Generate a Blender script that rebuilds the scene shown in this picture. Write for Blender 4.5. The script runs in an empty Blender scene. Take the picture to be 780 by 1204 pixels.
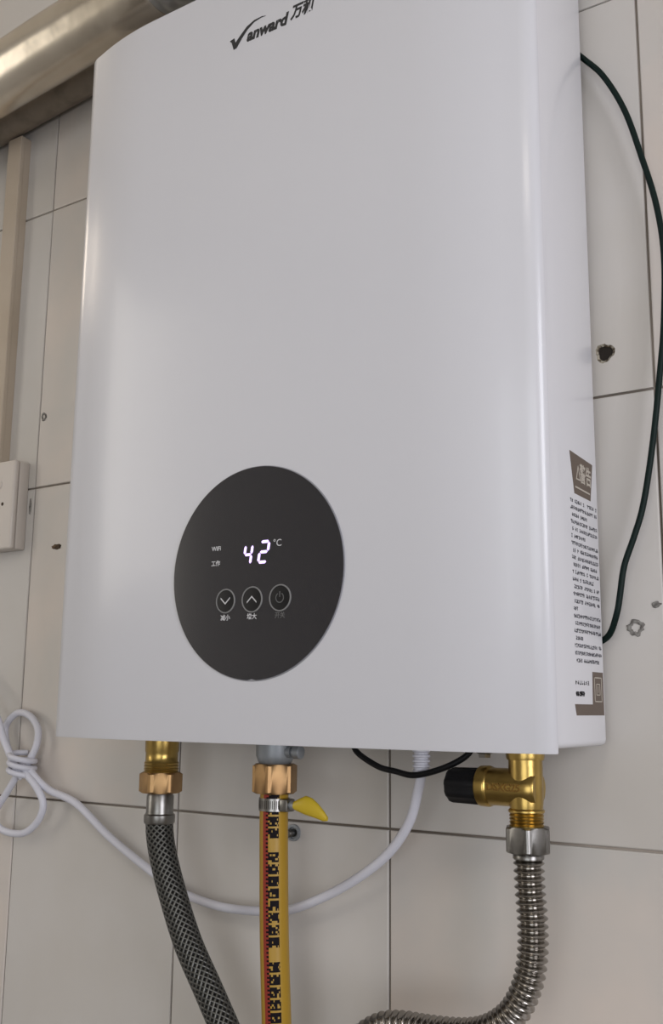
import bpy, bmesh, math, random
from mathutils import Vector, Matrix
random.seed(7)
C = bpy.context.scene.collection
sc = bpy.context.scene
PI = math.pi
# ---------------------------------------------------------------- camera, world, lights, exposure
sc.view_settings.view_transform = 'Standard'; sc.view_settings.look = 'None'
sc.view_settings.gamma = 1; sc.view_settings.use_curve_mapping = False
sc.view_settings.exposure = -0.42
cd = bpy.data.cameras.new('camera'); cam = bpy.data.objects.new('camera', cd); C.objects.link(cam)
cd.sensor_fit = 'VERTICAL'; cd.sensor_height = 36; cd.lens = 36*1220.32/1204; cd.clip_start = .01
cam.matrix_world = Matrix(((.82678773, .09539858, .55436555, 0), (.56242013, -.15820161, -.81157615, -.65),
                           (.01027831, .98278755, -.18445324, 1.6), (0, 0, 0, 1)))
sc.camera = cam
w = bpy.data.worlds.new('world'); sc.world = w; w.use_nodes = True
w.node_tree.nodes['Background'].inputs[0].default_value = (.90, .93, 1, 1)
w.node_tree.nodes['Background'].inputs[1].default_value = .4
def area(name, loc, rot, sx, sy, power, col):
    l = bpy.data.lights.new(name, 'AREA'); l.shape = 'RECTANGLE'; l.size = sx; l.size_y = sy; l.energy = power; l.color = col
    o = bpy.data.objects.new(name, l); o.location = loc; o.rotation_euler = rot; C.objects.link(o); return o
area('right_fill', (1.19, -1.0, 1.75), (0, math.radians(90), 0), 1.0, .8, 24, (.92, .92, 1))  # fill light added on the right, brightens the heater's side
area('front_fill', (.35, -2.17, 1.45), (math.radians(90), 0, 0), 1.2, 1.1, 14, (.93, .96, 1))  # fill light added in the unseen front wall
area('left_fill', (-1.57, -.98, 1.95), (0, math.radians(-90), 0), .90, .50, 4.5, (1, .93, .82))  # warm fill added on the left, brightens the duct
area('left_edge_fill', (-1.50, -.24, 2.36), (0, math.radians(-90), 0), .20, .20, .7, (1, .84, .68))  # small added light for the glare along the heater's left edge
area('overhead_fill', (.15, -1.45, 2.60), (0, 0, 0), .42, .42, 3, (1, .95, .88))  # added overhead light for highlights on the heater's right corner

# ---------------------------------------------------------------- materials
def mat(name, col, rough=.5, metal=0, coat=0, spec=.5, emit=None, es=0, noise=None, bump=None):
    m = bpy.data.materials.new(name); m.use_nodes = True
    nt = m.node_tree; b = nt.nodes['Principled BSDF']
    b.inputs['Base Color'].default_value = (*col, 1); b.inputs['Roughness'].default_value = rough
    b.inputs['Metallic'].default_value = metal; b.inputs['Coat Weight'].default_value = coat
    b.inputs['Coat Roughness'].default_value = .06; b.inputs['Specular IOR Level'].default_value = spec
    if emit: b.inputs['Emission Color'].default_value = (*emit, 1); b.inputs['Emission Strength'].default_value = es
    tc = None
    if noise or bump:
        tc = nt.nodes.new('ShaderNodeTexCoord')
    if noise:      # (scale, second colour, low, high)
        n = nt.nodes.new('ShaderNodeTexNoise'); n.inputs['Scale'].default_value = noise[0]; n.inputs['Detail'].default_value = 4
        nt.links.new(tc.outputs['Object'], n.inputs['Vector'])
        r = nt.nodes.new('ShaderNodeMapRange'); r.inputs[1].default_value = noise[2]; r.inputs[2].default_value = noise[3]
        nt.links.new(n.outputs['Fac'], r.inputs[0])
        x = nt.nodes.new('ShaderNodeMix'); x.data_type = 'RGBA'
        x.inputs[6].default_value = (*col, 1); x.inputs[7].default_value = (*noise[1], 1)
        nt.links.new(r.outputs[0], x.inputs[0]); nt.links.new(x.outputs[2], b.inputs['Base Color'])
    if bump:       # (scale, strength, distance)
        n2 = nt.nodes.new('ShaderNodeTexNoise'); n2.inputs['Scale'].default_value = bump[0]; n2.inputs['Detail'].default_value = 3
        nt.links.new(tc.outputs['Object'], n2.inputs['Vector'])
        bp = nt.nodes.new('ShaderNodeBump'); bp.inputs['Strength'].default_value = bump[1]; bp.inputs['Distance'].default_value = bump[2]
        nt.links.new(n2.outputs['Fac'], bp.inputs['Height']); nt.links.new(bp.outputs[0], b.inputs['Normal'])
    return m
TILE = mat('glazed_tile', (.60, .535, .48), .34, noise=(9, (.51, .49, .46), .35, .65), bump=(14, .25, .002))
TILE2 = mat('glazed_tile_grey', (.55, .525, .495), .34, noise=(8, (.52, .49, .45), .35, .65), bump=(14, .25, .002))
GROUT = mat('grout', (.12, .10, .08), .9, noise=(5, (.33, .29, .25), .45, .62))
WHITE = mat('white_enamel', (.61, .61, .64), .30, coat=.35)
WHITE.node_tree.nodes['Principled BSDF'].inputs['Coat Roughness'].default_value = .16
WHITEB = mat('white_enamel_body', (.68, .68, .71), .3, coat=.25)
GLASS = mat('black_glass', (.018, .017, .020), .14, coat=.3)
RIM = mat('panel_rim', (.25, .25, .27), .3)
RING = mat('button_ring', (.20, .20, .20), .35)
BTN = mat('button_black', (.006, .006, .007), .35, spec=.25)
PRINT = mat('printed_symbol', (.55, .55, .56), .6)
PRINTD = mat('printed_symbol_dim', (.10, .10, .10), .6)
LED = mat('purple_white_led', (.8, .7, 1), .5, emit=(.66, .46, 1.0), es=1.5)
INK = mat('black_ink', (.02, .02, .022), .5)
GINK = mat('grey_ink', (.06, .06, .075), .6)
BROWN = mat('brown_ink', (.115, .085, .065), .5)
PALE = mat('pale_ink', (.48, .44, .38), .5)
BRASS = mat('brass', (.52, .36, .11), .28, metal=1, noise=(60, (.34, .23, .07), .35, .7), bump=(250, .15, .0005))
BRASSD = mat('brass_stamp', (.24, .14, .04), .5, metal=1)
BRASSN = mat('brass_nut', (.44, .28, .13), .46, metal=1, noise=(50, (.32, .19, .09), .3, .7))
STEEL = mat('steel', (.28, .27, .255), .30, metal=1, noise=(60, (.17, .165, .155), .35, .7))
STEELD = mat('corrugated_steel', (.30, .28, .255), .20, metal=1)
GREYM = mat('grey_casting', (.30, .32, .34), .45, metal=.6, bump=(300, .2, .0005))
BLACKP = mat('black_plastic', (.005, .005, .006), .5, spec=.2)
DUCT = mat('duct_aluminium', (.72, .66, .57), .27, metal=1, noise=(12, (.52, .46, .37), .3, .75), bump=(20, .25, .004))
DUCTG = mat('duct_collar_metal', (.50, .50, .48), .4, metal=1)
DULLBROWN = mat('dull_brown', (.235, .195, .15), .5, noise=(40, (.15, .12, .09), .45, .7))
CABLEW = mat('white_cable', (.60, .60, .66), .42)
CABLEG = mat('green_cable', (.002, .010, .008), .5, spec=.18)
CABLEK = mat('black_cable', (.004, .004, .005), .5, spec=.2)
BEIGE = mat('beige_trunking', (.40, .33, .25), .5, noise=(10, (.45, .38, .30), .4, .6))
PLATE = mat('switch_plastic', (.55, .50, .45), .4)
DARK = mat('dark_hole', (.015, .010, .006), .9)
RUST = mat('brown_chip', (.14, .09, .05), .9, noise=(300, (.035, .022, .012), .4, .6))
CLAY = mat('tile_body', (.33, .30, .24), .95, noise=(400, (.07, .05, .03), .45, .6))
MARK = mat('grey_residue', (.25, .24, .22), .9, noise=(400, (.12, .11, .10), .4, .6))
YEL = mat('yellow_hose', (.36, .21, .012), .42)
YELH = mat('yellow_plastic', (.52, .37, .02), .35)
RED = mat('red_stripe', (.24, .028, .016), .5, spec=.3)
HINK = mat('hose_print', (.006, .004, .006), .7, spec=.15)
PAINT = mat('wall_paint', (.62, .60, .56), .8)
FLOORM = mat('floor_tile', (.16, .14, .12), .4)
FRAME = mat('added_frame', (.7, .7, .7), .4)  # frames and bases of the added windows and lamps
PANE = mat('added_pane', (.9, .95, 1), .02); PANE.node_tree.nodes['Principled BSDF'].inputs['Transmission Weight'].default_value = 1
SHADE = mat('added_lamp_glow', (.9, .85, .75), .5, emit=(1, .86, .70), es=3)  # glowing face of the added lamps
# braid: crossing diagonal strands from the hose's own UV
BRAID = mat('braided_steel', (.32, .32, .31), .34, metal=.85)
def _braid():
    nt = BRAID.node_tree; b = nt.nodes['Principled BSDF']
    uv = nt.nodes.new('ShaderNodeUVMap'); sep = nt.nodes.new('ShaderNodeSeparateXYZ'); nt.links.new(uv.outputs[0], sep.inputs[0])
    def math_(op, a, bb):
        n = nt.nodes.new('ShaderNodeMath'); n.operation = op
        for i, v in enumerate((a, bb)):
            if v is None: continue
            if isinstance(v, (int, float)): n.inputs[i].default_value = v
            else: nt.links.new(v, n.inputs[i])
        return n.outputs[0]
    u = math_('MULTIPLY', sep.outputs[0], 2*PI*14); v = math_('MULTIPLY', sep.outputs[1], 2*PI*215)
    s1 = math_('SINE', math_('ADD', u, v), None); s2 = math_('SINE', math_('SUBTRACT', u, v), None)
    h = math_('MAXIMUM', s1, s2)
    rmp = nt.nodes.new('ShaderNodeMapRange'); rmp.inputs[1].default_value = -.3; rmp.inputs[2].default_value = .95
    nt.links.new(h, rmp.inputs[0])
    x = nt.nodes.new('ShaderNodeMix'); x.data_type = 'RGBA'
    x.inputs[6].default_value = (.012, .012, .012, 1); x.inputs[7].default_value = (.13, .13, .12, 1)
    nt.links.new(rmp.outputs[0], x.inputs[0]); nt.links.new(x.outputs[2], b.inputs['Base Color'])
    bp = nt.nodes.new('ShaderNodeBump'); bp.inputs['Strength'].default_value = .8; bp.inputs['Distance'].default_value = .0006
    nt.links.new(h, bp.inputs['Height']); nt.links.new(bp.outputs[0], b.inputs['Normal'])
_braid()

# ---------------------------------------------------------------- helpers (all shapes are given in world metres)
def wpos(o):
    p = Vector((0, 0, 0))
    while o: p += o.location; o = o.parent
    return p
def obj(name, bm, m, parent=None, origin=None, smooth=False, mats=None):
    me = bpy.data.meshes.new(name)
    if parent: off = wpos(parent)
    else: off = Vector(origin) if origin else Vector((0, 0, 0))
    bmesh.ops.recalc_face_normals(bm, faces=bm.faces)
    bmesh.ops.translate(bm, verts=bm.verts, vec=-off)
    if smooth:
        for f in bm.faces: f.smooth = True
        for e in bm.edges:
            if len(e.link_faces) == 2 and e.calc_face_angle(0) > math.radians(38): e.smooth = False
    bm.to_mesh(me); bm.free()
    for mm in (mats or [m]): me.materials.append(mm)
    o = bpy.data.objects.new(name, me); C.objects.link(o)
    if parent: o.parent = parent
    else: o.location = off
    return o
def tag(o, label, cat, group=None):
    o['label'] = label; o['category'] = cat
    if group: o['group'] = group
    return o
def thing(name, label, cat, loc, group=None):
    o = bpy.data.objects.new(name, None); o.empty_display_size = .02; C.objects.link(o); o.location = loc
    return tag(o, label, cat, group)
def struct(o): o['kind'] = 'structure'; return o
def box(x0, x1, y0, y1, z0, z1, bev=0, seg=2, bm=None):
    b = bm or bmesh.new(); n = bmesh.new()
    r = bmesh.ops.create_cube(n, size=1)
    for v in n.verts: v.co = Vector(((x0+x1)/2+v.co.x*(x1-x0), (y0+y1)/2+v.co.y*(y1-y0), (z0+z1)/2+v.co.z*(z1-z0)))
    if bev: bmesh.ops.bevel(n, geom=n.edges[:], offset=bev, segments=seg, profile=.5, affect='EDGES')
    return merge(b, n)
def merge(b, n):
    me = bpy.data.meshes.new('t'); n.to_mesh(me); n.free(); b.from_mesh(me); bpy.data.meshes.remove(me); return b
def frame(ax):
    ax = Vector(ax).normalized(); up = Vector((0, 0, 1)) if abs(ax.z) < .9 else Vector((0, -1, 0))
    a = up.cross(ax).normalized(); return a, ax.cross(a), ax
def lathe(base, ax, prof, n=40, bm=None, rot=0):
    """prof: (distance along axis, radius); radius 0 closes"""
    b = bm or bmesh.new(); A, B, Z = frame(ax); base = Vector(base); prev = None
    for (t, r) in prof:
        if r <= 1e-7: ring = [b.verts.new(base+Z*t)]
        else: ring = [b.verts.new(base+Z*t+(A*math.cos(2*PI*i/n+rot)+B*math.sin(2*PI*i/n+rot))*r) for i in range(n)]
        if prev:
            for i in range(n):
                j = (i+1) % n
                if len(prev) == 1 and len(ring) == 1: break
                if len(prev) == 1: b.faces.new((prev[0], ring[i], ring[j]))
                elif len(ring) == 1: b.faces.new((prev[i], prev[j], ring[0]))
                else: b.faces.new((prev[i], prev[j], ring[j], ring[i]))
        prev = ring
    return b
def hexnut(base, ax, h, rc, hole=0, rot=0, bm=None, ch=.0012):
    """hexagonal nut with chamfered corners, across-corner radius rc"""
    b = bm or bmesh.new(); A, B, Z = frame(ax); base = Vector(base); n = 72; ap = rc*math.cos(PI/6)
    def ring(t, lim):
        out = []
        for i in range(n):
            a = 2*PI*i/n; q = ((a-rot+PI/6) % (PI/3))-PI/6
            r = min(ap/math.cos(q), lim); out.append(b.verts.new(base+Z*t+(A*math.cos(a)+B*math.sin(a))*r))
        return out
    rings = [ring(0, ap*.99), ring(ch, rc*1.01), ring(h-ch, rc*1.01), ring(h, ap*.99)]
    c0 = b.verts.new(base); c1 = b.verts.new(base+Z*h)
    for i in range(n):
        j = (i+1) % n
        for k in range(3): b.faces.new((rings[k][i], rings[k][j], rings[k+1][j], rings[k+1][i]))
        b.faces.new((c0, rings[0][j], rings[0][i])); b.faces.new((c1, rings[3][i], rings[3][j]))
    return b
def catmull(pts, step):
    P = [Vector(p) for p in pts]; P = [P[0]*2-P[1]]+P+[P[-1]*2-P[-2]]; out = []
    for i in range(1, len(P)-2):
        p0, p1, p2, p3 = P[i-1:i+3]
        k = max(2, int((p2-p1).length/step*1.3))
        def cr(t):
            return .5*((2*p1)+(-p0+p2)*t+(2*p0-5*p1+4*p2-p3)*t*t+(-p0+3*p1-3*p2+p3)*t**3)
        out += [cr(j/k) for j in range(k)]
    out.append(P[-2])
    res = [out[0]]; acc = 0                       # resample evenly
    for a, b_ in zip(out, out[1:]):
        L = (b_-a).length; 
        if L < 1e-9: continue
        pos = step-acc
        while pos <= L: res.append(a+(b_-a)*(pos/L)); pos += step
        acc = L-(pos-step)
    if (res[-1]-out[-1]).length > step*.3: res.append(out[-1])
    return res
def sweep(pts, rad, n=16, step=.002, cap=True, slot=None, uv=False):
    """tube along a smooth path; rad a number or function of arc length; slot(angle, length) picks a material slot"""
    b = bmesh.new(); P = catmull(pts, step); L = b.loops.layers.uv.new('UVMap') if uv else None
    t = (P[1]-P[0]).normalized(); A, B, _ = frame(t); prev = None; s = 0; lens = []
    for i, p in enumerate(P):
        tn = (P[min(i+1, len(P)-1)]-P[max(i-1, 0)]).normalized()
        A = (A-tn*A.dot(tn)).normalized(); B = tn.cross(A)
        if i: s += (p-P[i-1]).length
        r = rad(s) if callable(rad) else rad
        ring = [b.verts.new(p+(A*math.cos(2*PI*k/n)+B*math.sin(2*PI*k/n))*r) for k in range(n)]
        if prev:
            for k in range(n):
                j = (k+1) % n
                f = b.faces.new((prev[k], prev[j], ring[j], ring[k]))
                if slot: f.material_index = slot((k+.5)/n, s)
                if uv:
                    for lp, (uu, vv) in zip(f.loops, ((k/n, ps), ((k+1)/n, ps), ((k+1)/n, s), (k/n, s))): lp[L].uv = (uu, vv)
        elif cap: b.faces.new(ring[::-1])
        prev = ring; ps = s
    if cap: b.faces.new(prev)
    return b
def prism(poly, y0, y1, plane='xz', bm=None):
    """extrude a polygon; plane xz between two y values, or yz between two x values"""
    b = bm or bmesh.new()
    def P(p, d): return (p[0], d, p[1]) if plane == 'xz' else (d, p[0], p[1])
    a = [b.verts.new(P(p, y0)) for p in poly]; c = [b.verts.new(P(p, y1)) for p in poly]; n = len(poly)
    b.faces.new(a); b.faces.new(c[::-1])
    for i in range(n): b.faces.new((a[i], a[(i+1) % n], c[(i+1) % n], c[i]))
    return b
def text(name, s, size, loc, rot, m, parent, shear=0, ext=.0001, sx=1, bold=0, align='CENTER'):
    cu = bpy.data.curves.new(name, 'FONT'); cu.body = s; cu.size = size; cu.align_x = align; cu.align_y = 'CENTER'
    cu.shear = shear; cu.extrude = ext; cu.offset = bold; cu.resolution_u = 3
    o = bpy.data.objects.new(name, cu); C.objects.link(o); bpy.context.view_layer.update()
    me = bpy.data.meshes.new_from_object(o.evaluated_get(bpy.context.evaluated_depsgraph_get()))
    bpy.data.objects.remove(o); bpy.data.curves.remove(cu)
    me.transform(Matrix.Translation(Vector(loc)-wpos(parent)) @ rot @ Matrix.Diagonal((sx, 1, 1, 1)))
    me.name = name; me.materials.clear(); me.materials.append(m)
    q = bpy.data.objects.new(name, me); C.objects.link(q); q.parent = parent; return q
RF = Matrix.Rotation(PI/2, 4, 'X')                                   # reads on a face that looks to -Y
RS = Matrix.Rotation(PI/2, 4, 'Z') @ Matrix.Rotation(PI/2, 4, 'X')   # reads on a face that looks to +X

# ---------------------------------------------------------------- room shell
XL, XR, ZC = -1.592, 1.208, 2.672
TW, TH = .2, .289; X0, Z0 = -1.592, 1.516
wb = struct(obj('wall_back', box(XL-.05, XR+.05, .0018, .12, 0, ZC), GROUT, origin=(0, .0018, 0)))
wl_ = bmesh.new()
for a in ((-2.2, -1.23, 0, ZC), (-.73, .0018, 0, ZC), (-1.23, -.73, 0, 1.50), (-1.23, -.73, 2.40, ZC)): box(XL-.1, XL, *a, bm=wl_)
struct(obj('wall_left', wl_, PAINT))
fr = bmesh.new()
for a in ((-1.23, -1.20, 1.50, 2.40), (-.76, -.73, 1.50, 2.40), (-1.20, -.76, 1.50, 1.53), (-1.20, -.76, 2.37, 2.40)): box(XL-.07, XL-.02, *a, bm=fr)
wn3 = struct(obj('added_window_3', fr, FRAME, origin=(XL-.045, -.98, 1.50)))  # unseen window, added to go with the warm left fill
obj('pane', box(XL-.047, XL-.043, -1.20, -.76, 1.53, 2.37), PANE, wn3)
wr = bmesh.new()
for a in ((-2.2, -1.42, 0, ZC), (-.58, .0018, 0, ZC), (-1.42, -.58, 0, 1.23), (-1.42, -.58, 2.27, ZC)): box(XR, XR+.1, *a, bm=wr)
struct(obj('wall_right', wr, PAINT))
fr = bmesh.new()
for a in ((-1.42, -1.38, 1.23, 2.27), (-.62, -.58, 1.23, 2.27), (-1.38, -.62, 1.23, 1.27), (-1.38, -.62, 2.23, 2.27)): box(XR+.02, XR+.07, *a, bm=fr)
wn = struct(obj('added_window_1', fr, FRAME, origin=(XR+.045, -1, 1.23)))  # unseen window, added to go with the right fill light
obj('pane', box(XR+.04, XR+.045, -1.38, -.62, 1.27, 2.23), PANE, wn)
fw = bmesh.new()
for a in ((XL-.1, -.30, 0, ZC), (1.0, XR+.1, 0, ZC), (-.30, 1.0, 0, .90), (-.30, 1.0, 2.0, ZC)): box(a[0], a[1], -2.3, -2.2, a[2], a[3], bm=fw)
struct(obj('wall_front', fw, PAINT))
fr = bmesh.new()
for a in ((-.30, -.26, .90, 2.0), (.96, 1.0, .90, 2.0), (-.26, .96, .90, .94), (-.26, .96, 1.96, 2.0), (.33, .37, .94, 1.96)): box(a[0], a[1], -2.27, -2.22, a[2], a[3], bm=fr)
wn2 = struct(obj('added_window_2', fr, FRAME, origin=(.35, -2.245, .9)))  # unseen window, added to house the front fill light
obj('pane', box(-.26, .33, -2.245, -2.24, .94, 1.96), PANE, wn2); obj('pane', box(.37, .96, -2.245, -2.24, .94, 1.96), PANE, wn2)
struct(obj('floor', box(XL-.1, XR+.1, -2.2, .12, -.05, 0), FLOORM))
struct(obj('ceiling', box(XL-.1, XR+.1, -2.2, .12, ZC, ZC+.05), PAINT))
g = .0008
def tile_mesh(w_, h_):
    b = bmesh.new(); box(g, w_-g, 0, .0065, g, h_-g, bm=b)
    ed = [e for e in b.edges if all(v.co.y < .001 for v in e.verts)]
    bmesh.ops.bevel(b, geom=ed, offset=.0009, segments=2, profile=.5, affect='EDGES')
    bmesh.ops.recalc_face_normals(b, faces=b.faces)
    me = bpy.data.meshes.new('tile'); b.to_mesh(me); b.free(); return me
def holed_tile(cx, cz, r):
    """a tile with a drilled, chipped round hole (cx, cz from its lower left corner)"""
    b = bmesh.new(); n = 28; rnd = random.Random(3)
    out = [(g, g), (TW-g, g), (TW-g, TH-g), (g, TH-g)]
    o = [b.verts.new((x, 0, z)) for x, z in out]
    rr = [r*(1+.10*math.sin(3*a*2*PI/n+1)+rnd.uniform(-.06, .06)) for a in range(n)]
    def ring(k, y): return [b.verts.new((cx+rr[i]*k*math.cos(2*PI*i/n), y, cz+rr[i]*k*math.sin(2*PI*i/n))) for i in range(n)]
    h0, h1, h2 = ring(1, 0), ring(.74, .0009), ring(.66, .0015)
    es = [b.edges.new((o[i], o[(i+1) % 4])) for i in range(4)]+[b.edges.new((h0[i], h0[(i+1) % n])) for i in range(n)]
    bmesh.ops.triangle_fill(b, edges=es, use_beauty=True)
    for p, q, mi in ((h0, h1, 1), (h1, h2, 2)):
        for i in range(n):
            f = b.faces.new((p[i], p[(i+1) % n], q[(i+1) % n], q[i])); f.material_index = mi
    f = b.faces.new(h2); f.material_index = 2
    bk = [b.verts.new((x, .0065, z)) for x, z in out]
    for i in range(4): b.faces.new((o[i], bk[i], bk[(i+1) % 4], o[(i+1) % 4]))
    bmesh.ops.recalc_face_normals(b, faces=b.faces)
    me = bpy.data.meshes.new('tile_drilled'); b.to_mesh(me); b.free(); return me
TM = {}
rnd = random.Random(11)
for r_ in range(-6, 4):
    for c_ in range(14):
        x = X0+c_*TW; z = Z0+r_*TH; h = TH; zz = z
        if z < 0: h = z+TH; zz = 0
        hole = (r_ == 1 and c_ == 6)
        if hole: me = holed_tile(-.2236-x, 1.8348-z, .0066); me.materials.append(TILE2); me.materials.append(CLAY); me.materials.append(DARK)
        else:
            k = (round(h, 3), rnd.random() < .5)
            if k not in TM: TM[k] = tile_mesh(TW, h); TM[k].materials.append(TILE if k[1] else TILE2)
            me = TM[k]
        o = bpy.data.objects.new('tile', me); C.objects.link(o); o.parent = wb
        o.location = Vector((x, rnd.uniform(0, .0004), zz))-wb.location
        if hole: o['label'] = 'tile with a dark chipped drill hole beside the heater'

# ceiling lamp, added out of frame to light the room
cl = thing('added_ceiling_lamp', 'round white lamp added on the unseen kitchen ceiling for light', 'lamp', (.15, -1.45, ZC-.001))
obj('base', lathe((.15, -1.45, ZC-.001), (0, 0, -1), [(0, 0), (0, .17), (.02, .17), (.02, 0)]), FRAME, cl)
obj('diffuser', lathe((.15, -1.45, ZC-.021), (0, 0, -1), [(0, .2), (.03, .19), (.04, .15), (.045, 0)], 48), SHADE, cl, smooth=True)

wl = thing('added_wall_lamp', 'square warm lamp added on the unseen left kitchen wall for light', 'lamp', (XL, -.24, 2.36))  # unseen fixture, added around the small warm light
obj('back_plate', box(XL, XL+.02, -.35, -.13, 2.25, 2.47, bev=.004), FRAME, wl)
obj('diffuser', box(XL+.02, XL+.07, -.34, -.14, 2.26, 2.46, bev=.015), SHADE, wl, smooth=True)

# ---------------------------------------------------------------- water heater
HX = -.4303; HB, HT = 1.5755, 2.1467; F = -.11
ht = thing('water_heater', 'tall white gas water heater with round black display panel on tiled wall', 'water heater', (HX, -.01, HB))
def section(off=0):
    """half outline (distance from the middle line, y) of the bowed front cover"""
    s = [(u/1000, F) for u in (0, 60, 120)]
    for k in range(1, 8):
        t = k/7; s.append((.12+.07*t, F+.009*t*t))
    x, y = s[-1]; a0 = math.atan2(.018/.07, 1)
    for k in range(1, 9):                                  # tight corner into the side
        a = a0+(PI/2-a0)*k/8
        s.append((.19+.0135*(math.sin(a)-math.sin(a0))/(1-math.sin(a0)), -.101+.0080*(math.cos(a0)-math.cos(a))/math.cos(a0)))
    return s
S = section()
outl = [(HX-u, y) for u, y in reversed(S)]+[(HX+u, y) for u, y in S[1:]]
b = bmesh.new(); n = len(outl); th = .0015
inn = []
for i, (x, y) in enumerate(outl):
    p, q = Vector(outl[max(i-1, 0)]), Vector(outl[min(i+1, n-1)]); t = (q-p).normalized(); inn.append((x-t.y*th, y+t.x*th))
lv = []
zs = [(HB, 1), (HB+.0008, 0), (HT-.0015, 0), (HT, 1)]
rows = []
for z, c in zs:
    rows.append([b.verts.new((x*(1-.3*c)+ix*.3*c, y*(1-.3*c)+iy*.3*c, z)) for (x, y), (ix, iy) in zip(outl, inn)])
ri = [[b.verts.new((x, y, z)) for x, y in inn] for z in (HB, HT)]
for r0, r1 in zip(rows, rows[1:]):
    for i in range(n-1): b.faces.new((r0[i], r0[i+1], r1[i+1], r1[i]))
for i in range(n-1):
    b.faces.new((ri[0][i], ri[0][i+1], ri[1][i+1], ri[1][i])); b.faces.new((rows[0][i], rows[0][i+1], ri[0][i+1], ri[0][i]))
b.faces.new(rows[-1]+[])      # solid top of the cover
cover = obj('front_cover', b, WHITE, ht, smooth=True)
body = bmesh.new()
box(HX-.2025, HX+.2023, -.0930, -.0105, HB+.0026, HT-.002, bev=.0038, seg=4, bm=body)
body_o = obj('casing', body, WHITEB, ht, smooth=True)
obj('mounting_bracket', box(HX-.12, HX+.12, -.0105, 0, HT-.06, HT-.02, bev=.001), STEEL, ht)
# display panel
DC = (-.4303, 1.6881); DR = .0716
b = bmesh.new(); N = 120
disc = []
for i in range(N):
    a = 2*PI*i/N; rr = DR
    if abs(a-1.5*PI) < .016: rr -= .0008          # small notch at the foot
    disc.append((DC[0]+rr*math.cos(a), DC[1]+rr*math.sin(a)))
pn = obj('display_panel', prism(disc, F-.0012, F+.0002), GLASS, ht); pn['label'] = 'round black glass display panel'
obj('rim', lathe((DC[0], F+.0001, DC[1]), (0, -1, 0), [(0, DR), (0, DR+.0008), (.0008, DR+.0005), (.0008, DR)], 120), RIM, pn, smooth=True)
YD = F-.0012
def seg7(name, cx, cz, on, w_, h_, sh, t):
    b = bmesh.new()
    def q(x, z): return (cx+x+sh*z, cz+z)
    def hbar(z, l=0):
        e = w_/2-t*.15
        prism([q(-e, z), q(-e+t/2, z+t/2), q(e-t/2, z+t/2), q(e, z), q(e-t/2, z-t/2), q(-e+t/2, z-t/2)], YD-.00025, YD, bm=b)
    def vbar(x, z0, z1):
        g_ = t*.2
        prism([q(x, z0+g_), q(x-t/2, z0+g_+t/2), q(x-t/2, z1-g_-t/2), q(x, z1-g_), q(x+t/2, z1-g_-t/2), q(x+t/2, z0+g_+t/2)], YD-.00025, YD, bm=b)
    H = h_/2; W = w_/2
    if 'a' in on: hbar(H)
    if 'g' in on: hbar(0)
    if 'd' in on: hbar(-H)
    if 'f' in on: vbar(-W, 0, H)
    if 'b' in on: vbar(W, 0, H)
    if 'e' in on: vbar(-W, -H, 0)
    if 'c' in on: vbar(W, -H, 0)
    return obj(name, b, LED, pn)
seg7('digit', -.4356, 1.6998, 'fgbc', .0058, .0128, .15, .0019)
seg7('digit', -.4222, 1.7008, 'abged', .0070, .0136, .15, .0020)
text('degree_mark', '°C', .0066, (-.4110, YD, 1.7058), RF, PRINT, pn)
text('wifi_mark', 'WiFi', .0042, (-.4636, YD, 1.7059), RF, PRINT, pn, bold=.00008)
text('working_mark', '工作', .0040, (-.4638, YD, 1.6955), RF, PRINT, pn, bold=.00008)
def button(cx, r, kind, txt):
    cz = 1.6695
    k = obj('button', lathe((cx, YD, cz), (0, -1, 0), [(0, r*.93), (.0003, r*.9), (.00045, r*.5), (.0005, 0)], 48), BTN, pn, smooth=True)
    obj('ring', lathe((cx, YD, cz), (0, -1, 0), [(0, r*.91), (.0006, r*.92), (.0006, r), (0, r*1.02)], 48), RING, pn, smooth=True)
    yy = YD-.0005
    if kind in 'vA':
        s = 1 if kind == 'A' else -1; a, t, h = .0040, .0005, .0019
        pts = [(-a, -h*s-t), (0, h*s-t), (a, -h*s-t), (a, -h*s+t), (0, h*s+t), (-a, -h*s+t)]
        if s < 0: pts = pts
        obj('arrow', prism([(cx+x, cz+z) for x, z in pts], yy-.0002, yy), PRINT, pn)
    else:
        b = bmesh.new(); A0 = [math.radians(120+300*i/24) for i in range(25)]
        poly = [(cx+.0034*math.cos(a), cz+.0034*math.sin(a)) for a in A0]+[(cx+.0028*math.cos(a), cz+.0028*math.sin(a)) for a in reversed(A0)]
        prism(poly, yy-.0002, yy, bm=b); box(cx-.0003, cx+.0003, yy-.0002, yy, cz+.0005, cz+.0042, bm=b)
        obj('power_symbol', b, PRINTD, pn)
    text('caption', txt, .0042, (cx, YD, 1.6580), RF, PRINTD if kind == 'o' else PRINT, pn, bold=.00006)
button(-.4539, .0082, 'v', '减小'); button(-.4311, .0086, 'A', '增大'); button(-.4078, .0088, 'o', '开关')
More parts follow.
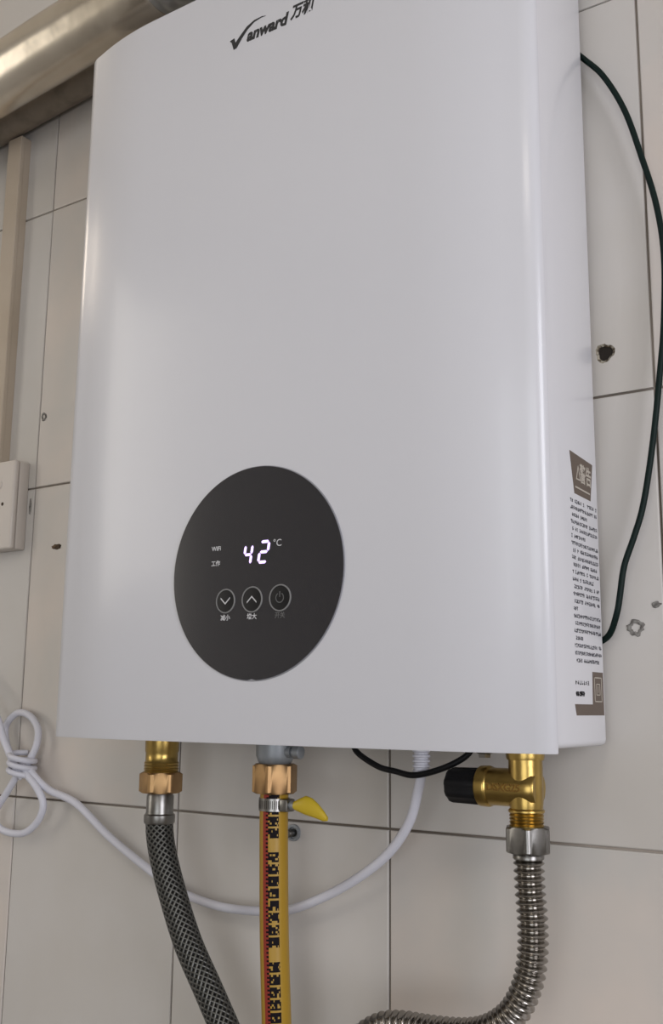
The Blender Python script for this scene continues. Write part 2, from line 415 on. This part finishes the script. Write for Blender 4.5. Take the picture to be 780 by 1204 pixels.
# maker's mark: tick-shaped V with a long tail, italic letters, two characters
LZ = 2.0935
b = bmesh.new()
tail_u = [(-.4640, 2.0905), (-.4610, 2.0870), (-.4560, 2.0935), (-.4500, 2.0995), (-.4430, 2.1035), (-.4370, 2.1047), (-.4330, 2.1043)]
poly = [(-.4668, 2.0958), (-.4625, 2.0968), (-.4612, 2.0925), (-.4570, 2.0965), (-.4505, 2.1020), (-.4435, 2.1047), (-.4360, 2.1050), (-.4325, 2.1040),
        (-.4370, 2.1042), (-.4435, 2.1031), (-.4498, 2.0993), (-.4550, 2.0940), (-.4600, 2.0877), (-.4628, 2.0873), (-.4648, 2.0938)]
lg = obj('logo', prism(poly, F-.0003, F, ), INK, ht); lg['label'] = 'black printed maker mark'
text('lettering', 'anward', .0132, (-.4318, F, 2.0935), RF, INK, lg, shear=.25, bold=.0006, sx=.95)
text('lettering', '万和', .0122, (-.3995, F, 2.0958), RF, INK, lg, shear=.25, bold=.0005, sx=.82)
# side label: brown header and foot, rows of small print
SX = HX+.2023
sl = obj('warning_label', prism([(-.0590, 1.7560), (-.0202, 1.7540), (-.0255, 1.7295), (-.0530, 1.7300)], SX, SX+.0001, 'yz'), BROWN, ht)
sl['label'] = 'brown printed warning header with small print below'
text('lettering', '警告', .0130, (SX+.00012, -.0330, 1.7435), RS, PALE, sl, sx=.75, bold=.0002)
tri = [(-.0495, 1.7395), (-.0415, 1.7395), (-.0455, 1.7490)]
b = bmesh.new(); ins = [(-.0482, 1.7403), (-.0428, 1.7403), (-.0455, 1.7472)]
for i in range(3):
    j = (i+1) % 3; prism([tri[i], tri[j], ins[j], ins[i]], SX+.0001, SX+.0002, 'yz', bm=b)
obj('triangle_symbol', b, PALE, sl)
obj('header_line', prism([(-.0510, 1.7350), (-.0265, 1.7343), (-.0262, 1.7333), (-.0512, 1.7340)], SX+.0001, SX+.0002, 'yz'), PALE, sl)
rp = random.Random(5); b = bmesh.new()
rowsn = 19; z = 1.7250
lens_ = [1, 1, .62, 1, 1, .5, 1, 1, 1, .95, 1, .8, 1, 1, 1, .14, 1, 1, 1, .3, 1, 1, .9]
dz = (1.7250-1.6285)/(len(lens_)-1)
def glyph(bm, y, z, s):
    for _ in range(3):
        zz = z+rp.uniform(-.42, .42)*s; box(SX, SX+.00008, y-s*.42, y+s*rp.uniform(.0, .42), zz-s*.10, zz+s*.10, bm=bm)
    yy = y+rp.uniform(-.3, .3)*s; box(SX, SX+.00008, yy-s*.12, yy+s*.12, z-s*.45, z+s*.45, bm=bm)
for i, f in enumerate(lens_):
    y = -.0590+(.002 if i % 5 in (2, 4) else 0); zc = 1.7250-dz*i
    ye = -.0590+f*.0425
    while y < ye:
        if rp.random() > .07: glyph(b, y, zc, .0025)
        y += .00235
sm = obj('small_print', b, GINK, sl); sm['kind'] = 'stuff'
ft = obj('foot_band', prism([(-.0628, 1.6022), (-.0148, 1.5990), (-.0150, 1.6225), (-.0325, 1.6215), (-.0330, 1.6042), (-.0630, 1.6040)][::-1], SX, SX+.0001, 'yz'), BROWN, sl)
bpy.data.objects.remove(ft)
b = bmesh.new(); prism([(-.0610, 1.5965), (-.0150, 1.5965), (-.0150, 1.6030), (-.0632, 1.6030)], SX, SX+.0001, 'yz', bm=b)
prism([(-.0340, 1.6030), (-.0150, 1.6030), (-.0150, 1.6225), (-.0330, 1.6225)], SX, SX+.0001, 'yz', bm=b)
ft = obj('foot_band', b, BROWN, sl)
b = bmesh.new()
for (a0, a1, c0, c1) in ((-.0305, -.0180, 1.6188, 1.6194), (-.0305, -.0180, 1.6045, 1.6051), (-.0305, -.0298, 1.6045, 1.6194), (-.0187, -.0180, 1.6045, 1.6194),
                         (-.0275, -.0210, 1.6150, 1.6155), (-.0275, -.0269, 1.6085, 1.6155), (-.0216, -.0210, 1.6085, 1.6155), (-.0275, -.0210, 1.6085, 1.6090), (-.0245, -.0240, 1.6100, 1.6140)):
    box(SX+.0001, SX+.0002, a0, a1, c0, c1, bm=b)
obj('emblem', b, PALE, sl)
b = bmesh.new()
for k in range(7): glyph(b, -.0600+k*.0033, 1.6155, .0026)
for k in range(5): glyph(b, -.0598+k*.0028, 1.6090, .0031); glyph(b, -.0592+k*.0028, 1.6090, .0031)
sp = obj('caption', b, INK, sl)

# ---------------------------------------------------------------- pipe connections under the heater
P = -.055
# hot water: brass nipple, nut, ferrule, braided hose
hx = -.5598
hw = thing('braided_hose', 'grey steel braided water hose hanging below left end of heater', 'hose', (hx, P, 1.5167))
hot = [(hx, P, 1.5170), (-.5588, P, 1.5057), (-.5548, P, 1.4908), (-.5440, P, 1.4649), (-.5268, P, 1.4319), (-.5046, P, 1.4010), (-.4840, P, 1.3700), (-.4780, P, 1.3450), (-.4760, P, 1.30), (-.4760, P, .9)]
obj('braid', sweep(hot, .0103, 32, .003, uv=True), BRAID, hw, smooth=True)
obj('ferrule', lathe((hx, P, 1.5130), (0, 0, 1), [(0, 0), (0, .0111), (.0012, .0116), (.0062, .0116), (.0072, .0104), (.0085, .0102), (.0200, .0102), (.0215, .0094), (.0230, .0094), (.0230, 0)], 48), STEEL, hw, smooth=True)
hn = obj('nut', hexnut((hx, P, 1.5352), (0, 0, 1), .0150, .0165, rot=math.radians(12)), BRASSN, hw, smooth=True)
bn = obj('water_outlet', lathe((hx, P, 1.5495), (0, 0, 1), [(0, 0), (0, .0130), (.0012, .0133), (.0020, .0126), (.0032, .0133), (.0042, .0126), (.0054, .0133), (.0064, .0126), (.0076, .0132), (.0090, .0122), (.0150, .0122), (.0165, .0128), (.0285, .0128), (.0285, 0)], 48), BRASS, ht, smooth=True)
bn['label'] = 'threaded brass outlet stub'
# gas: grey casting, brass nut, yellow hose
gx = -.4520
gi = obj('gas_inlet', lathe((gx, P, 1.5600), (0, 0, 1), [(0, 0), (0, .0105), (.0020, .0120), (.0060, .0135), (.0185, .0138), (.0185, 0)], 48), GREYM, ht, smooth=True)
gi['label'] = 'grey cast gas inlet'
obj('test_nipple', lathe((gx+.010, P-.002, 1.5690), (1, 0, 0), [(0, 0), (0, .0042), (.0060, .0040), (.0062, .0028), (.0085, .0028), (.0086, .0046), (.0135, .0046), (.0142, .0036), (.0145, 0)], 32), GREYM, gi, smooth=True)
gh = thing('gas_hose', 'yellow rubber gas hose with red stripe hanging below heater', 'hose', (gx, P, 1.5410))
obj('nut', hexnut((gx, P, 1.5405), (0, 0, 1), .0200, .0160, rot=math.radians(20)), BRASSN, gh, smooth=True)
def hose_r(s): return .0099
rg = random.Random(4); grid = {}
def hslot(a, s):
    a = a % 1
    q = (ANG-a) % 1
    if q > .5: q -= 1
    if -.135 < q < -.068:
        if q > -.088: return 2 if int(s/.0013) % 2 else 1
        return 1
    if -.068 < q < .055:
        cell = int(s/.0078); ph = s/.0078-cell
        if cell % 9 == 4: return 0
        if ph > .86: return 0
        k = (cell, int(ph*6), int((q+.068)/.02))
        if k not in grid: grid[k] = rg.random() < .88
        return 2 if grid[k] else 0
    return 0
ANG = .147
gas = [(gx, P, 1.5412), (gx-.0003, P, 1.5290), (gx+.0003, P, 1.5023), (gx+.0022, P, 1.4471), (gx+.0055, P, 1.3918), (gx+.008, P, 1.35), (gx+.010, P, 1.20), (gx+.010, -.05, .9)]
gtube = obj('tube', sweep(gas, hose_r, 100, .0013, slot=hslot), YEL, gh, smooth=True, mats=[YEL, RED, HINK])
clm = bmesh.new()
lathe((gx, P, 1.5290), (0, 0, 1), [(0, .0100), (0, .0108), (.0085, .0108), (.0085, .0100)], 48, bm=clm)
clamp = obj('hose_clamp', clm, STEEL, gh, smooth=True); clamp['label'] = 'steel band clamp with yellow wing screw'
b = bmesh.new()
for k in range(48):
    a = 2*PI*k/48; c_, s_ = math.cos(a), math.sin(a); r0 = .01085
    t = Vector((-s_, c_, 0))*.00025; o_ = Vector((gx+c_*r0, P+s_*r0, 0))
    v = [o_-t+Vector((0, 0, 1.5305)), o_+t+Vector((0, 0, 1.5305)), o_+t*1+Vector((0, 0, 1.5360)), o_-t+Vector((0, 0, 1.5360))]
    b.faces.new([b.verts.new(p) for p in v])
sl_ = obj('slots', b, DARK, clamp); sl_['kind'] = 'stuff'
obj('worm_housing', box(gx+.0085, gx+.0160, P-.0068, P+.0030, 1.5290, 1.5375, bev=.0012), STEEL, clamp, smooth=True)
obj('screw_shaft', lathe((gx+.0150, P-.002, 1.5335), (1, 0, -.05), [(0, 0), (0, .0030), (.0070, .0030), (.0070, 0)], 24), GREYM, clamp, smooth=True)
# wing handle: thick leaf-shaped plastic wing, curved downwards
b = bmesh.new(); st = [(0, .0030, .0032, 0), (.004, .0046, .0034, .0004), (.009, .0064, .0032, .0006), (.014, .0062, .0028, -.0005), (.019, .0050, .0024, -.0028), (.0235, .0035, .0020, -.0055), (.0265, .0015, .0012, -.0070)]
prev = None
for (dx, hz, hy, dzz) in st:
    ring = [b.verts.new((gx+.0195+dx, P-.002+hy*math.cos(2*PI*i/20), 1.5335+dzz+hz*math.sin(2*PI*i/20))) for i in range(20)]
    if prev:
        for i in range(20): b.faces.new((prev[i], prev[(i+1) % 20], ring[(i+1) % 20], ring[i]))
    else: b.faces.new(ring)
    prev = ring
b.faces.new(prev); wing = obj('wing_handle', b, YELH, clamp, smooth=True); wing['label'] = 'yellow plastic wing'
# power cable gland and black loop
gl = obj('cable_gland', lathe((-.3405, -.045, 1.5585), (0, 0, 1), [(0, 0), (0, .0046)]+[(q, r) for k in range(5) for q, r in ((.0006+k*.0032, .0058), (.0018+k*.0032, .0058), (.0022+k*.0032, .0047), (.0032+k*.0032, .0047))]+[(.0190, .0062), (.0190, 0)], 32), CABLEW, ht, smooth=True)
lp = sweep([(-.3975, -.045, 1.5820), (-.3938, -.045, 1.5752), (-.3875, -.0470, 1.5690), (-.3701, -.0500, 1.5615), (-.3560, -.0520, 1.5592), (-.3411, -.0530, 1.5574), (-.3224, -.0520, 1.5620), (-.3084, -.0480, 1.5692), (-.3030, -.045, 1.5760), (-.3010, -.045, 1.5800)], .0020, 14, .002)
lw = tag(obj('black_wire', lp, CABLEK, origin=(-.34, -.045, 1.576), smooth=True), 'thin black wire looping below the heater across the white cable', 'wire')

# cold water: relief valve, steel nut, corrugated hose
vx = -.2635; vz = 1.5537
vv = thing('relief_valve', 'brass pressure relief valve with black cap under right end of heater', 'valve', (vx, P, 1.5313))
b = bmesh.new()
lathe((vx, P, 1.5313), (0, 0, 1), [(0, 0), (0, .0102)]+[(q, r) for k in range(4) for q, r in ((.0008+k*.0019, .0104), (.0014+k*.0019, .0096))]+[(.0085, .0108), (.0095, .0108), (.0105, .0098), (.0140, .0102), (.0400, .0102), (.0450, .0100), (.0450, 0)], 48, bm=b)
tee = obj('valve_body', b, BRASS, vv, smooth=True)
bar = obj('barrel', lathe((-.2935, P, vz-.0003), (1, 0, 0), [(0, 0), (0, .0108), (.0010, .0121), (.0062, .0123), (.0074, .0119), (.0080, .0112), (.0088, .0112), (.0320, .0112), (.0365, .0110), (.0385, .0095), (.0390, 0)], 48), BRASS, vv, smooth=True)
text('stamped_code', 'DSXG25', .0060, (-.2735, P-.01115, vz), RF, BRASSD, bar, ext=.0004, bold=.0002)
b = bmesh.new(); A, B, Z = frame((1, 0, 0)); prev = None
for (t, k) in ((0, .80), (.0010, .92), (.0030, .97), (.0200, 1), (.0212, .96)):
    ring = []
    for i in range(64):
        a = 2*PI*i/64; r = .0106*k*(1+.045*(1 if (i//4) % 2 else -.3))
        ring.append(b.verts.new(Vector((-.3145+t, P, vz-.0007))+(A*math.cos(a)+B*math.sin(a))*r))
    if prev:
        for i in range(64): b.faces.new((prev[i], prev[(i+1) % 64], ring[(i+1) % 64], ring[i]))
    else: b.faces.new(ring)
    prev = ring
b.faces.new(prev); obj('cap', b, BLACKP, vv, smooth=True)['label'] = 'black knurled plastic cap'
ci = obj('water_inlet', lathe((vx, P, 1.5700), (0, 0, 1), [(0, 0), (0, .0112), (.0020, .0116), (.0085, .0116), (.0085, 0)], 40), BRASS, ht, smooth=True)
ci['label'] = 'brass water inlet stub'
obj('earth_bolt', lathe((-.2880, -.060, 1.5745), (0, 0, -1), [(-.003, 0), (-.003, .0060), (.0010, .0060), (.0018, .0040), (.0040, .0038), (.0042, 0)], 6), STEEL, ht)
ch = thing('corrugated_hose', 'shiny corrugated steel water hose curving down and left from the brass valve', 'hose', (vx+.0005, P, 1.5165))
obj('nut', hexnut((vx+.0006, P, 1.5165), (0, 0, 1), .0150, .0146, rot=math.radians(22), ch=.001), STEEL, ch, smooth=True)
obj('collar', lathe((vx+.0006, P, 1.5125), (0, 0, 1), [(0, 0), (0, .0085), (.0008, .0092), (.0030, .0092), (.0040, .0085), (.0040, 0)], 40), STEEL, ch, smooth=True)
cor = [(vx+.0006, P, 1.5150), (-.2627, P, 1.5050), (-.2623, P, 1.4939), (-.2613, P, 1.4780), (-.2618, P, 1.4600), (-.2655, P, 1.4430), (-.2745, P, 1.4265), (-.2890, P, 1.4150), (-.3060, P, 1.4095), (-.3305, P, 1.4072), (-.3490, P, 1.4066), (-.3640, P, 1.4035), (-.3790, P, 1.3940), (-.3900, P, 1.3800), (-.3960, P+.006, 1.36), (-.398, -.03, 1.25), (-.398, -.03, .9)]
def cr(s):
    ph = (s/.0044) % 1; return .0080+.0012*math.cos(2*PI*ph)
obj('bellows', sweep(cor, cr, 32, .00040), STEELD, ch, smooth=True)

# ---------------------------------------------------------------- cables
Y = -.012
gw = sweep([(-.2440, -.0050, 2.0700), (-.2345, -.0050, 2.0590), (-.2270, -.0080, 2.0490), (-.2126, Y, 2.0285), (-.1991, Y, 1.9981), (-.1892, Y, 1.9607), (-.1813, Y, 1.9250), (-.1780, Y, 1.8886), (-.1803, Y, 1.8428), (-.1847, Y, 1.8079), (-.1909, Y, 1.7660), (-.1986, Y, 1.7274), (-.2055, Y, 1.7069), (-.2125, Y, 1.6890), (-.2160, Y, 1.6710), (-.2183, Y, 1.6600), (-.2250, -.0075, 1.6470), (-.2333, -.005, 1.6418), (-.245, -.005, 1.636)], .0020, 14, .003)
tag(obj('green_wire', gw, CABLEG, origin=(-.23, -.006, 1.64), smooth=True), 'dark green earth wire bowing out beside right side of heater', 'wire')
CY = -.010
pc = thing('power_cable', 'white power cable tied in a knotted loop and sagging below heater', 'cable', (-.755, 0, 1.54))
main = [(-.7560, -.016, 1.5430), (-.7450, -.014, 1.5330), (-.7326, -.010, 1.5248), (-.6994, CY, 1.5159), (-.6565, CY, 1.4911), (-.6020, CY, 1.4658), (-.5743, CY, 1.4558), (-.5334, -.012, 1.4504), (-.4912, -.014, 1.4520), (-.4627, -.016, 1.4572), (-.4199, -.020, 1.4758), (-.3816, -.026, 1.4995), (-.3571, -.034, 1.5240), (-.3445, -.042, 1.5480), (-.3405, -.045, 1.5588)]
obj('sheath', sweep(main, .0033, 16, .003), CABLEW, pc, smooth=True)
lo = [(-.7620, -.017, 1.5480), (-.7700, -.018, 1.5360), (-.7850, -.016, 1.5200), (-.8000, -.014, 1.5040), (-.8000, -.012, 1.4915), (-.7831, -.012, 1.4863), (-.7602, -.013, 1.4879), (-.7425, -.014, 1.4993), (-.7347, -.016, 1.5141), (-.7428, -.018, 1.5281), (-.7570, -.019, 1.5398), (-.7660, -.016, 1.5480)]
obj('tied_loop', sweep(lo, .0032, 16, .003), CABLEW, pc, smooth=True)
up = [(-.7700, -.013, 1.5380), (-.7860, -.011, 1.5510), (-.8000, -.008, 1.5660), (-.8020, -.007, 1.5810), (-.7870, -.007, 1.5915), (-.7690, -.008, 1.5890), (-.7560, -.009, 1.5780), (-.7540, -.011, 1.5640), (-.7600, -.013, 1.5500), (-.7660, -.015, 1.5390)]
obj('tied_loop', sweep(up, .0032, 16, .003), CABLEW, pc, smooth=True)
obj('plug_strand', sweep([(-.92, -.012, 1.66), (-.87, -.014, 1.640), (-.8289, -.017, 1.6150), (-.8011, -.020, 1.5890), (-.7870, -.022, 1.5700), (-.7740, -.023, 1.5540), (-.7650, -.022, 1.5420), (-.7600, -.019, 1.5350)], .0033, 16, .003), CABLEW, pc, smooth=True)
wr_ = []
for k in range(0, 44):
    a = 2*PI*k/16; wr_.append((-.7655+.0112*math.cos(a), -.0165-.0118*math.sin(a)*.95, 1.5385+.0064*k/16*1.0-.0015*math.cos(a)))
obj('wrap', sweep(wr_, .0025, 14, .0012), CABLEW, pc, smooth=True)

# ---------------------------------------------------------------- flue duct, brown cylinder, trunking, switch
dv = Vector((1, 0, .090)).normalized()
def dp(x, r=0): return Vector((x, -.085, 2.1925+(x+.738)*.090))
du = thing('flue_duct', 'shiny round metal flue duct crossing the top left corner above heater', 'duct', tuple(dp(-.62)))
L1 = (dp(-.572)-dp(XL+.002)).length; rd = random.Random(2)
prof = [(0, 0), (0, .0295)]+[(L1*k/30, .0295+rd.uniform(-.0003, .0003)) for k in range(1, 30)]+[(L1-.004, .0295), (L1-.001, .0290), (L1, .0280), (L1, 0)]
obj('tube', lathe(dp(XL+.002), dv, prof, 64), DUCT, du, smooth=True)
sl2 = sweep([dp(-.577), dp(-.54), dp(-.49), (-.462, -.084, 2.214), (-.440, -.082, 2.196), (HX, -.080, 2.170), (HX, -.080, 2.1555)], lambda s: .0270+.0007*math.sin(s*2*PI/.012), 48, .002)
obj('elbow', sl2, DUCTG, du, smooth=True)['label'] = 'ribbed grey elbow'
obj('flue_collar', lathe((HX, -.080, HT-.0018), (0, 0, 1), [(0, 0), (0, .041), (.006, .041), (.008, .036), (.010, 0)], 48), STEEL, ht, smooth=True)
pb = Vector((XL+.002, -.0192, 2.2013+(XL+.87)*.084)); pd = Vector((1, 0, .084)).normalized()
tag(obj('wall_cylinder', lathe(pb, pd, [(0, 0), (0, .0182), (1.75, .0182), (1.75, 0)], 40), DULLBROWN, origin=tuple(pb), smooth=True), 'dull brown cylinder running along wall just under the shiny flue duct', 'pipe')  # plain brown cylinder along the wall below the duct
tk = thing('cable_trunking', 'narrow beige vertical cable trunking above the switch box', 'trunking', (-.8435, 0, 1.832))
obj('channel', box(-.8535, -.8335, -.0080, .0005, 1.832, 2.1850, bev=.0006), BEIGE, tk)
obj('lid', box(-.8540, -.8330, -.0130, -.0075, 1.832, 2.1850, bev=.0010), BEIGE, tk)
sb = thing('switch_box', 'beige surface mounted switch box at left edge of wall', 'switch', (-.844, 0, 1.744))
obj('back_box', box(-.8865, -.8015, -.0115, .0004, 1.7450, 1.8310, bev=.0015), PLATE, sb, smooth=True)
fp = obj('face_plate', box(-.8870, -.8010, -.0180, -.0118, 1.7445, 1.8315, bev=.0022, seg=3), PLATE, sb, smooth=True)
obj('screw_cover', lathe((-.8230, -.0178, 1.8085), (0, -1, 0), [(0, .0050), (.0010, .0046), (.0010, .0036), (.0004, .0032), (.0004, 0)], 32), PLATE, fp, smooth=True)
obj('indicator', lathe((-.8160, -.0176, 1.7888), (0, -1, 0), [(0, .0019), (.0006, .0017), (.0008, 0)], 20), RUST, fp, smooth=True)
obj('rocker', box(-.8780, -.8330, -.0205, -.0178, 1.7560, 1.8000, bev=.0012), PLATE, fp, smooth=True)

# marks and fixings on the tiles
def blob(name, cx, cz, rx, rz, h, m, label, cat, seed, inner=0):
    q = random.Random(seed); n_ = 22; b = bmesh.new()
    R = [1+q.uniform(-.18, .18) for _ in range(n_)]
    def ring(k, y): return [b.verts.new((cx+rx*k*R[i]*math.cos(2*PI*i/n_), y, cz+rz*k*R[i]*math.sin(2*PI*i/n_))) for i in range(n_)]
    rs = [ring(1, 0), ring(.9, -h*.8), ring(.72, -h)]
    if inner: rs += [ring(inner, -h*.6), ring(inner*.9, 0)]
    for p_, q_ in zip(rs, rs[1:]):
        for i in range(n_): b.faces.new((p_[i], p_[(i+1) % n_], q_[(i+1) % n_], q_[i]))
    if not inner: b.faces.new(rs[-1])
    return tag(obj(name, b, m, origin=(cx, 0, cz), smooth=True), label, cat)
blob('residue_ring', -.2108, 1.6510, .0056, .0052, .0008, MARK, 'small grey ring of glue residue on tile right of heater', 'mark', 1, .55)
blob('residue_spot', -.1972, 1.6650, .0030, .0020, .0007, MARK, 'tiny grey glue spot on tile near right edge of photo', 'mark', 2)
blob('tile_chip', -.7560, 1.7450, .0065, .0026, .0006, RUST, 'brown chipped spot on tile between switch box and heater', 'chip', 3)
blob('filler_dab', -.7851, 1.8755, .0040, .0040, .0010, MARK, 'small round plugged spot on tile above the switch box', 'mark', 4, .5)
blob('wall_scrape', -.7972, 1.7875, .0013, .0080, .0005, MARK, 'short dark vertical scrape on tile right of the switch box', 'mark', 6)
an = thing('wall_anchor', 'small dark metal anchor screw in tile behind the yellow hose', 'screw', (-.4750, 0, 1.5075))
obj('sleeve', lathe((-.4750, .0005, 1.5075), (0, -1, 0), [(0, 0), (0, .0062), (.0020, .0060), (.0022, .0044), (.0008, .0040), (.0008, 0)], 24), GREYM, an, smooth=True)
obj('screw', lathe((-.4750, 0, 1.5075), (0, -1, 0), [(0, 0), (0, .0030), (.0075, .0030), (.0080, .0024), (.0080, 0)], 20), STEEL, an, smooth=True)
